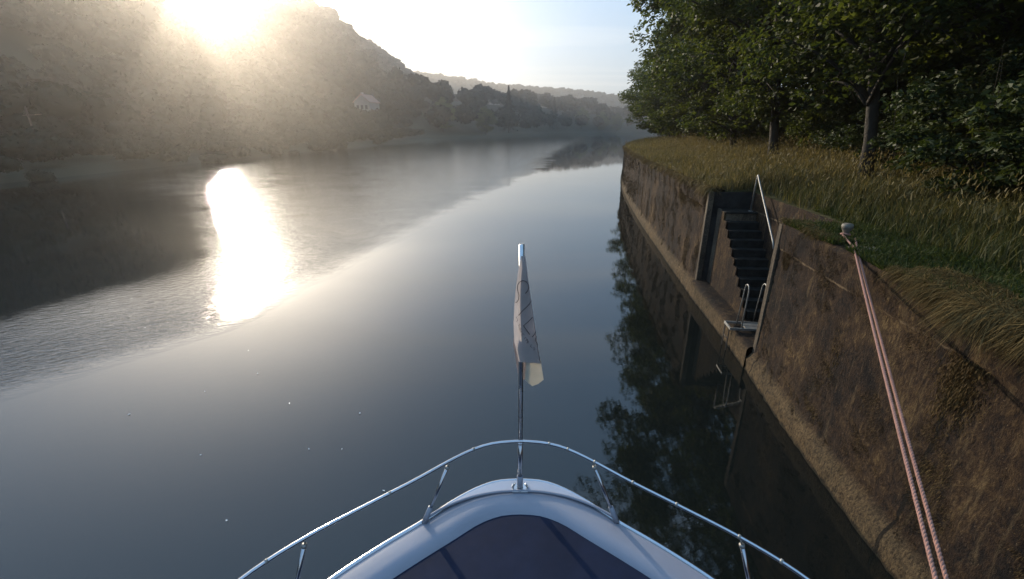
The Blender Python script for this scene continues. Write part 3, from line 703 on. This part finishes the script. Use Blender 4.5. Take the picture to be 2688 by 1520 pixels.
# dry grass thatch hanging over the near edge of the coping
parts = []
def drape(n, y0, y1, o0, o1, l0, l1, w, lo=.4, hi=.95, lump=1.1):
    P, o, y = bank_pts(n, y0, y1, o0, o1); m = np.clip(.5+.9*wav(y, o*2, lump, 8), 0, 1); k = ~in_niche(o, y, 0) & (RNG.random(n) < m+.1); P, y, o, m = P[k], y[k], o[k], m[k]; n = len(P)
    out_ = -along(y)[1]
    P[:, 2] = HQ+.03+.07*RNG.random(n)
    D = np.column_stack([out_*RNG.uniform(.2, 1.0, n)[:, None]+RNG.normal(0, .6, (n, 2)), RNG.uniform(-.1, .35, n)]); D = unit(D)
    L_ = RNG.uniform(l0, l1, n)*(.4+.8*m)
    parts.append(strands(P, D, L_, w*RNG.uniform(.6, 1.5, n), np.column_stack([RNG.normal(0, .2, (n, 2)), np.full(n, -1.1)]), np.clip(RNG.uniform(lo, hi, n), 0, 1)))
drape(70000, .3, 4.75, -.03, .55, .08, .26, .0055, .25, .75); drape(60000, .3, 3.9, -.04, .25, .14, .40, .006, .2, .8, .6); drape(9000, 6.0, 7.7, -.02, .25, .04, .12, .006, .2, .7); drape(70000, 11.7, 42, -.04, .35, .08, .30, .014, .45, 1.0)
V, Q, T, C = merge(parts); tag(mesh_np('hanging_thatch', V, [Q, T], M_thatch, tint=C), 'dry yellowish thatch of dead grass draped over the coping of the quay', 'dead grass', kind='stuff')
# moss and dead roots clinging to the wall face
parts = []
def wallmoss(n, y0, y1, l0, l1, w, power=1.0, thr=.0):
    y = y0+(y1-y0)*RNG.random(n)**power; z = .3+2.62*RNG.random(n)
    m = .5+.55*wav(y, z*.8, 1.1, 6)+.35*wav(y, z*.5, .35, 14); k = ~((y > Y0-.1) & (y < Y1+.1)) & (RNG.random(n) < .45+.25*np.clip(m, 0, 1)); y, z, m = y[k], z[k], m[k]; n = len(y)
    off = np.interp(z, [0, .22, .44, 2.48, 2.52, 2.93], [-.13, -.12, -.02, .02, -.01, -.03]); C0, N0 = along(y)
    xy = C0+N0*(off+.012)[:, None]
    P = np.column_stack([xy, z]); outv = -N0
    D = unit(np.column_stack([outv*RNG.uniform(.5, 1.2, n)[:, None]+RNG.normal(0, .5, (n, 2)), RNG.uniform(-.9, .4, n)]))
    L_ = RNG.uniform(l0, l1, n)*np.clip(m, .3, 1.3)
    parts.append(strands(P, D, L_, w*RNG.uniform(.5, 1.5, n), np.column_stack([np.zeros((n, 2)), np.full(n, -.9)]), np.clip(.38*m+RNG.normal(.08, .20, n), 0, 1)))
wallmoss(330000, .5, 7.8, .012, .04, .005); wallmoss(200000, 11.7, 30, .02, .06, .009, 1.4); wallmoss(30000, 25, 58, .06, .14, .03)
# a few thick hanging tufts
for (yc, zc, ry, rz, n_) in ((3.55, 2.25, .20, .45, 3500), (5.3, 1.5, .16, .5, 700), (12.9, 2.6, .6, .25, 5200), (14.5, 2.5, .5, .3, 4200), (7.2, 2.45, .12, .2, 1600)):
    y = RNG.normal(yc, ry*.5, n_)+.05*np.sin(RNG.uniform(0, 6, n_)); z = RNG.normal(zc, rz*.5, n_).clip(.2, 2.95); C0, N0 = along(y)
    P = np.column_stack([C0-N0*RNG.uniform(-.03, .008, n_)[:, None], z]); D = unit(np.column_stack([-N0*.18+RNG.normal(0, .22, (n_, 2)), np.full(n_, -.9)]))
    parts.append(strands(P, D, RNG.uniform(.02, .06, n_), RNG.uniform(.004, .008, n_), np.tile([0, 0, -.4], (n_, 1)), RNG.uniform(.5, .95, n_)))
V, Q, T, C = merge(parts); tag(mesh_np('wall_moss', V, [Q, T], M_moss, tint=C), 'dry brown moss and dead roots clinging to the quay wall face', 'moss', kind='stuff')

# ------------------------------------------------------------------ trees
def leafquads(C_, N_, size, tint, rng, aspect=.5, fold=.15):
    """rhombic leaves at centres C_, long axis N_"""
    n = len(C_); L_ = unit(N_); r = unit(rng.normal(0, 1, (n, 3))); W = unit(np.cross(L_, r)); U = np.cross(W, L_)
    s = size[:, None]
    V = np.stack([C_-L_*s*.5, C_+W*s*aspect*.5-U*s*fold+L_*s*.05, C_+L_*s*.5, C_-W*s*aspect*.5-U*s*fold+L_*s*.05], 1).reshape(-1, 3)
    return V, (np.arange(n)[:, None]*4+np.arange(4)[None]), np.repeat(tint, 4)
def make_tree(name, label, seed, H=12.0, R=4.6, zlow=1.6, nclump=120, per=46, leaf=.17, mat=None, trunk_r=.24, group=None, lf=5, cat='tree'):
    rng = np.random.default_rng(seed); root = empty(name, (0, 0, 0), label, cat, group)
    tb = MB(); tp = [Vector((.10*math.sin(k*.9+seed), .10*math.cos(k*.7+seed*2), H*.85*k/9-.3)) for k in range(10)]
    tb.tube(tp, [trunk_r*(1.35 if k == 0 else 1)*(1-.85*(k/9)**1.1) for k in range(10)], 12)
    tr = tb.build('trunk', M_bark, root)
    # clump centres spread through an egg shaped crown
    cs = []
    while len(cs) < nclump:
        p = rng.uniform(-1, 1, 3); q = np.linalg.norm(p)
        if q > 1 or q < .35: continue
        z = (p[2]+1)/2; w = (math.sin(math.pi*min(1, (z*.86+.14)))**.55)
        cs.append(np.array([p[0]*R*w, p[1]*R*w, zlow+(H-zlow)*z]))
    cs = np.array(cs); cs[:, :2] += .5*np.stack([wav(cs[:, 2], cs[:, 0], 3, seed % 20), wav(cs[:, 2], cs[:, 1], 3.3, (seed+5) % 20)], 1)
    lb = MB()
    for c in cs[rng.permutation(len(cs))[:max(10, nclump//4)]]:
        z0 = max(zlow*.8, c[2]*.62-.3); a = Vector((0, 0, z0)); e = Vector(c); m = a.lerp(e, .5)+Vector((0, 0, .35+.06*np.linalg.norm(c[:2])))
        P = [a*(1-t)**2+m*2*t*(1-t)+e*t*t for t in (0, .2, .4, .6, .8, 1)]
        r0 = trunk_r*.42*(1-.6*z0/H); lb.tube(P, [r0*(1-.85*t) for t in (0, .2, .4, .6, .8, 1)], 6)
        for s in range(3):
            q = a.lerp(e, .55+.15*s); q = P[3+min(s, 2)]; d = Vector(rng.normal(0, 1, 3)).normalized()*rng.uniform(.6, 1.3); lb.tube([q, q+d*.5+Vector((0, 0, .1)), q+d], [r0*.25, r0*.18, r0*.06], 4)
    lb.build('limbs', M_bark, root)
    Cc, Nn, Sz, Tt = [], [], [], []
    for c in cs:
        rad = rng.uniform(.55, 1.15)*R/4.6*.95; m = rng.integers(int(per*.6), int(per*1.4)); g = unit(rng.normal(0, 1, (m, 3)))*rad*rng.uniform(.45, 1.0, m)[:, None]**.5; g[:, 2] *= .55
        base = c+g; ti = rng.uniform(.1, .9)
        for k in range(lf):
            a = rng.uniform(0, 6.28, m); d = np.stack([np.cos(a), np.sin(a), rng.uniform(-1.1, .15, m)], 1); sz = leaf*rng.uniform(.7, 1.25, m)
            Cc.append(base+unit(d)*(sz*.5)[:, None]+rng.normal(0, leaf*.25, (m, 3))); Nn.append(d); Sz.append(sz); Tt.append(np.clip(ti*.6+.2+rng.normal(0, .15, m), 0, 1))
    V, Q, T = leafquads(np.concatenate(Cc), np.concatenate(Nn), np.concatenate(Sz), np.concatenate(Tt), rng, .48)
    mesh_np('crown', V, [Q], mat or M_leaf, root, tint=T)
    return root
t1 = make_tree('broadleaf_tree', 'leaning tree with open crown, bare trunk beside the widest gap of sky', 11, 13, 4.6, 1.7, 165, 42, .19, trunk_r=.17)
t2 = make_tree('broadleaf_tree', 'tall dark tree standing nearest behind the bollard and tall grass', 23, 13.5, 4.9, 2.3, 190, 44, .16, trunk_r=.145)
t3 = make_tree('broadleaf_tree', 'bushy low branched tree further along the quay', 37, 11.5, 4.8, .7, 180, 42, .21, trunk_r=.17)
tilt = math.radians(9)
def place(o, loc, rz, lean=tilt, s=1.0, label=None, cp=True, sz=None):
    # lean is applied about the world y axis, towards the river
    R = Matrix.Rotation(-lean, 3, 'Y') @ Matrix.Rotation(rz, 3, 'Z'); e = R.to_euler()
    if cp: return copy_tree(o, loc, e.z, e.x, e.y, (s, s, s*(sz or 1)), label)
    o.location = loc; o.rotation_euler = e; o.scale = (s, s, s)
    if label: o['label'] = label
    return o
place(t1, (10.3, 18, 3.2), .3, math.radians(9), 1.0, cp=False)
place(t2, (8.75, 11.3, 3.2), 1.9, math.radians(9), 1.0, cp=False)
place(t3, (12.1, 25, 3.2), .8, math.radians(7), 1.0, 'low branched tree in the quay row just beyond the one by the sky gap', cp=False)
ROW = 'row of trees along the quay top'
for t in (t1, t2, t3): t['group'] = ROW
place(t3, (13.4, 31.5, 3.2), 2.4, math.radians(5), 1.0, 'bushy tree of the quay row with drooping skirts over the golden grass', sz=.86)
place(t1, (14.2, 38, 3.2), 4.0, math.radians(5), .95, 'paler tree near the far end of the quay row', sz=.78)
place(t3, (15.3, 45, 3.2), 5.2, math.radians(4), .98, 'tree at the far end of the quay row whose branches reach out over the river', sz=.76)
place(t3, (17.5, 52, 3.2), 1.2, math.radians(4), .95, 'farthest tree of the quay row, half hidden behind its neighbour', sz=.70)
place(t2, (8.6, 4.6, 3.2), 3.3, math.radians(6), .95, 'dark tree whose crown fills the upper right corner of the view')
BK = 'trees filling the wood behind the quay row'
k = 0
for (x, y, s, p) in ((13.5, 6.5, 1.0, t2), (13.6, 13.2, 1.05, t3), (17, 10, 1.1, t2), (18.5, 17, 1.1, t3), (17.5, 24.5, 1.0, t2), (21, 22, 1.2, t3), (23, 29, 1.2, t3), (26, 36, 1.2, t2), (20.5, 46, 1.1, t2), (23, 55, 1.1, t3), (22, 13, 1.2, t2), (27, 17, 1.3, t3), (30, 25, 1.3, t2)):
    o = place(p, (x, y, 3.4), k*1.7, math.radians(2), s, 'dark leafy tree of the dense wood behind the quay row'); o['group'] = BK; k += 1
# bushes under the trees
b1 = make_tree('bush', 'dense dark leafy bush of the undergrowth below the quay trees', 51, 2.7, 1.9, .05, 80, 40, .12, M_leafd, .05, 'bushes under the quay trees', 4, 'bush')
b2 = make_tree('bush', 'dense dark leafy bush of the undergrowth below the quay trees', 67, 3.2, 2.1, .05, 90, 40, .13, M_leaf, .05, 'bushes under the quay trees', 4, 'bush')
b1.location = (9.0, 8.6, 3.2); b2.location = (10.9, 9.4, 3.2)
k = 0
for (x, y, s) in ((8.6, 6.4, .95), (10.4, 6.6, 1.2), (7.9, 4.2, .8), (9.6, 4.0, 1.2), (10.9, 12.6, .8), (12.5, 11.3, 1.2), (12.3, 15.4, 1.1), (12.9, 18.6, .95), (14.4, 20.5, 1.3), (13.9, 24.0, .95), (15.4, 27.5, 1.2), (15.3, 31.5, 1.0), (16.2, 35, 1.0), (16.6, 40, 1.1), (17.4, 45, 1.1), (18.2, 50, 1.2), (19.5, 56, 1.3), (16.5, 15.5, 1.4), (17.5, 20.5, 1.4), (19, 26, 1.5), (12.8, 8.2, 1.4), (7.6, 2.2, .8), (9.4, 1.8, 1.2), (15, 11, 1.5), (21, 33, 1.5), (22, 41, 1.6)):
    copy_tree([b1, b2][k % 2], (x, y, 3.25), k*2.1, 0, 0, (s, s, s)); k += 1

# ------------------------------------------------------------------ far bank woods
_o = np.array([(1,0,0),(-1,0,0),(0,1,0),(0,-1,0),(0,0,1),(0,0,-1)], float)
def _sub(V, F):
    V = list(map(tuple, V)); ix = {v: i for i, v in enumerate(V)}; R_ = []
    def mid(a, b):
        m = np.array(V[a])+np.array(V[b]); m = tuple(m/np.linalg.norm(m))
        if m not in ix: ix[m] = len(V); V.append(m)
        return ix[m]
    for a, b, c in F: x, y, z = mid(a, b), mid(b, c), mid(c, a); R_ += [(a, x, z), (x, b, y), (z, y, c), (x, y, z)]
    return V, R_
BV, BF = _sub(_o, [(0,2,4),(2,1,4),(1,3,4),(3,0,4),(2,0,5),(1,2,5),(3,1,5),(0,3,5)]); BV = np.array(BV); BF = np.array(BF)
def crowns(C_, R_, H_, leaf, per, rng):
    """leafy crowns: five lumpy lobes each, with a fringe of leaves all over them"""
    n = len(C_); Cs, Ns, S, T = [], [], [], []; LV, LF, LT_ = [], [], []; k = 0
    tt = rng.uniform(0, 1, n)
    for l in range(5):
        lo = unit(rng.normal(0, 1, (n, 3)))*np.stack([R_, R_, H_*.35], 1)*rng.uniform(.25, .65, n)[:, None]; lo[:, 2] = np.abs(lo[:, 2])*rng.choice([1, 1, -.5], n)
        m = per//5; g = unit(rng.normal(0, 1, (n*m, 3))); rr = np.repeat(R_*.55, m)[:, None]*np.array([[1, 1, .8]])
        ce = np.repeat(C_+lo, m, 0)+g*rr*rng.uniform(.80, 1.05, n*m)[:, None]
        Cs.append(ce); Ns.append(np.cross(g, rng.normal(0, 1, (n*m, 3)))+1e-4); S.append(np.repeat(leaf, m)*rng.uniform(.7, 1.3, n*m)); T.append(np.clip(np.repeat(tt, m)*.6+rng.normal(.2, .08, n*m), 0, 1))
        v = (C_+lo)[:, None, :]+BV[None]*(R_*.55)[:, None, None]*np.array([.88, .88, .72])*rng.uniform(.82, 1.1, (n, len(BV), 1))
        LV.append(v.reshape(-1, 3)); LF.append((np.arange(n)[:, None, None]*len(BV)+BF[None]).reshape(-1, 3)+k); LT_.append(np.repeat(tt*.6+.2, len(BV))); k += n*len(BV)
    V, Q, T2 = leafquads(np.concatenate(Cs), np.concatenate(Ns), np.concatenate(S), np.concatenate(T), rng, .8, .1)
    LV = np.concatenate(LV); return np.concatenate([LV, V]), Q+len(LV), np.concatenate(LF), np.concatenate(LT_+[T2])
rf = np.random.default_rng(5); parts = []
def sow(n, x0, x1, y0, y1, cond, R0, R1, Hf, per, leafk, seedoff=0):
    x = rf.uniform(x0, x1, n); y = rf.uniform(y0, y1, n); z, d = land_h(x, y); k = cond(x, y, d, z); x, y, z, d = x[k], y[k], z[k], d[k]; n = len(x)
    R_ = rf.uniform(R0, R1, n)*np.clip(.75+d/40, .75, 1); H_ = R_*Hf; C_ = np.stack([x, y, z+H_*.55], 1); parts.append(crowns(C_, R_, H_, R_*leafk, per, rf)); return n
# left bank: low bushes by the water, then the wooded hill
sow(900, -75, -36, -10, 190, lambda x, y, d, z: (d > -1.2) & (d < 16), 1.5, 2.4, 1.5, 360, .20)
sow(900, -110, -45, -10, 260, lambda x, y, d, z: (d > 12) & (d < 50), 2.4, 3.6, 1.6, 420, .18)
sow(500, -120, -50, 10, 330, lambda x, y, d, z: (d > 18) & (x/(y+1) > -1.9), 3.6, 5.4, 1.8, 620, .15)
sow(1700, -235, -55, 20, 760, lambda x, y, d, z: (d > 20) & (x < -55) & (x/(y+1) > -1.5), 4.0, 6.2, 1.9, 260, .24)
sow(420, -60, 320, 190, 520, lambda x, y, d, z: (d > 1) & (d < 60), 5.0, 7.5, 2.3, 280, .27)
sow(500, -120, 330, 250, 700, lambda x, y, d, z: (d > 30) & (d < 160), 6.0, 8.5, 2.0, 180, .34)
sow(1900, -330, 520, 640, 960, lambda x, y, d, z: d > 50, 4.5, 8, 1.2, 80, .4)
Vs, Qs, Fs, Ts = [], [], [], []; k = 0
for v, q, f_, t in parts: Vs.append(v); Qs.append(q+k); Fs.append(f_+k); Ts.append(t); k += len(v)
tag(mesh_np('far_woods', np.concatenate(Vs), [np.concatenate(Qs), np.concatenate(Fs)], M_forest, tint=np.concatenate(Ts)), 'hazy woods covering the hill and far bank across the river', 'woods', kind='stuff')

# single trees that stand out of the far skyline
def conifer(loc, H, R, label):
    rng = np.random.default_rng(int(H*10)); root = empty('conifer_tree', loc, label, 'tree', None)
    MB().tube([(0, 0, -1), (0, 0, H*.5), (0, 0, H*.97)], [.4, .25, .05], 8).build('trunk', M_bark, root)
    n = 2600; t = rng.random(n)**.8; r = R*(1-t)*(.75+.25*np.sin(t*60)); a = rng.uniform(0, 6.28, n); rr = r*rng.uniform(.4, 1, n)
    C_ = np.stack([rr*np.cos(a), rr*np.sin(a), 1.5+(H-1.5)*t-.15*rr], 1); N_ = np.stack([np.cos(a), np.sin(a), np.full(n, -.35)], 1)
    V, Q, T = leafquads(C_, N_, np.full(n, .95), rng.random(n)*.5, rng, .5); mesh_np('crown', V, [Q], M_forest, root, tint=T); return root
def gz(x, y): return float(land_h(np.array([x]), np.array([y]))[0][0])
conifer((-2.0, 290, gz(-2, 290)), 27, 7.0, 'tall pointed conifer rising above the middle of the far treeline')
conifer((33, 372, gz(33, 372)), 24, 7.0, 'smaller pointed conifer right of the tall one on the far treeline')
FB = 'round trees on the far bank skyline'
for j, (x, y, s) in enumerate(((60, 402, 1.5), (78, 408, 1.45), (93, 415, 1.4), (-33, 225, 1.35), (-14, 250, 1.25))):
    o = copy_tree(t3, (x, y, gz(x, y)), j*1.3, 0, 0, (s, s, s), 'broad rounded tree on the hazy far bank skyline'); o['group'] = FB; o['category'] = 'tree'
# pale house at the foot of the hill
def house(loc, rz, w, d, h, rh, label):
    r = empty('house', loc, label, 'house'); r.rotation_euler = (0, 0, rz)
    MB().box(-w/2, w/2, -d/2, d/2, -2, h).add([(-w/2, -d/2, h), (w/2, -d/2, h), (0, -d/2, h+rh-.12), (-w/2, d/2, h), (w/2, d/2, h), (0, d/2, h+rh-.12)], [(0, 1, 2), (4, 3, 5)]).build('wall', M_plaster, r)
    e = .5; rf_ = MB(); 
    for sg in (-1, 1):
        vs = [(sg*(w/2+e), -d/2-e, h-e*rh/(w/2)), (0, -d/2-e, h+rh), (0, d/2+e, h+rh), (sg*(w/2+e), d/2+e, h-e*rh/(w/2))]; vs += [(x_, y_, z_+.2) for x_, y_, z_ in vs]
        rf_.add(vs, [(0, 1, 2, 3), (4, 5, 6, 7), (0, 1, 5, 4), (1, 2, 6, 5), (2, 3, 7, 6), (3, 0, 4, 7)])
    ro_ = rf_.build('roof', M_roof, r); MB().box(-w*.25-.4, -w*.25+.4, -.4, .4, h+rh*.3, h+rh+1).build('chimney', M_plaster, ro_)
    for fl_ in range(int(h//2.8)):
        for kx in (-.28, 0, .28):
            wn_ = MB().box(kx*w-.5, kx*w+.5, -d/2-.04, -d/2+.1, 1+fl_*2.8, 2.5+fl_*2.8).build('window', M_window, r)
            MB().box(kx*w-.6, kx*w+.6, -d/2-.12, -d/2-.041, .88+fl_*2.8, .99+fl_*2.8).build('sill', M_plaster, wn_)
    return r
hx, hy = -58, 190
house((hx, hy, gz(hx, hy)+2.5), math.radians(-12), 6.5, 8, 6.6, 2.6, 'pale plastered house among the trees at the foot of the hill')
# white post with cross arm at the left bank
mp_ = empty('river_sign_post', (-53.4, 52, gz(-53.4, 52)), 'weathered post with a short cross arm on the far left bank', 'post')
MB().tube([(0, 0, -.5), (0, 0, 5.6)], [.10, .08], 10).build('pole', M_conc, mp_); MB().tube([(-.6, 0, 4.7), (1.5, 0, 4.8)], .045, 8).build('cross_arm', M_conc, mp_)

# ------------------------------------------------------------------ bits floating on the water
spots = [(625, 882), (648, 940), (728, 1015), (515, 985), (325, 1043), (777, 1130), (365, 825), (905, 1040), (570, 1310), (505, 1145), (860, 1130), (965, 1235), ]
M_fleck = simple('glint_leaf', (.85, .84, .80), .25)  # glints on the floating bits put into the colour as near white
proto = None
for j, (px, py) in enumerate(spots):
    K = 2688/2575; u = (px*K-1344)/1150; v = (py*K-760)/1150; s, c = math.sin(PITCH), math.cos(PITCH); d = CAMH/(s+v*c); loc = (u*d, d*(c-v*s), .006)
    if proto is None:
        b = MB(); n = 9; vs = [(0, 0, .006)]+[(.018*(1+.5*math.cos(2*a))*math.cos(a), .014*math.sin(a), .012*abs(math.sin(a*1.5))) for a in [2*math.pi*q/n for q in range(n)]]
        b.add(vs, [(0, 1+q, 1+(q+1) % n) for q in range(n)]); proto = b.build('floating_leaf', M_fleck); o = proto
        tag(o, 'tiny leaf with painted glint floating on the calm water left of the bow', 'leaf', 'leaves with painted glints floating left of the bow')
    else: o = proto.copy(); COL.objects.link(o)
    o.location = loc; o.rotation_euler = (0, 0, j*1.1); sc_ = .45+.4*((j*37) % 10)/10; o.scale = (sc_, sc_, sc_)

# ------------------------------------------------------------------ morning haze over the river
m, nt, N, L = mat_new('haze_air'); pv = N.new('ShaderNodeVolumePrincipled'); pv.inputs['Color'].default_value = (1.0, .94, .88, 1); pv.inputs['Density'].default_value = HAZE_DENSITY; pv.inputs['Anisotropy'].default_value = .77
o_m = N.new('ShaderNodeOutputMaterial'); L.new(pv.outputs[0], o_m.inputs['Volume'])
hz = MB().box(-720, 1000, -260, 1250, -4.5, 112).build('haze', m); tag(hz, kind='stuff'); hz['label'] = 'thin pale morning haze over the river valley'; hz['category'] = 'haze'
print('verts', sum(len(me.vertices) for me in bpy.data.meshes))
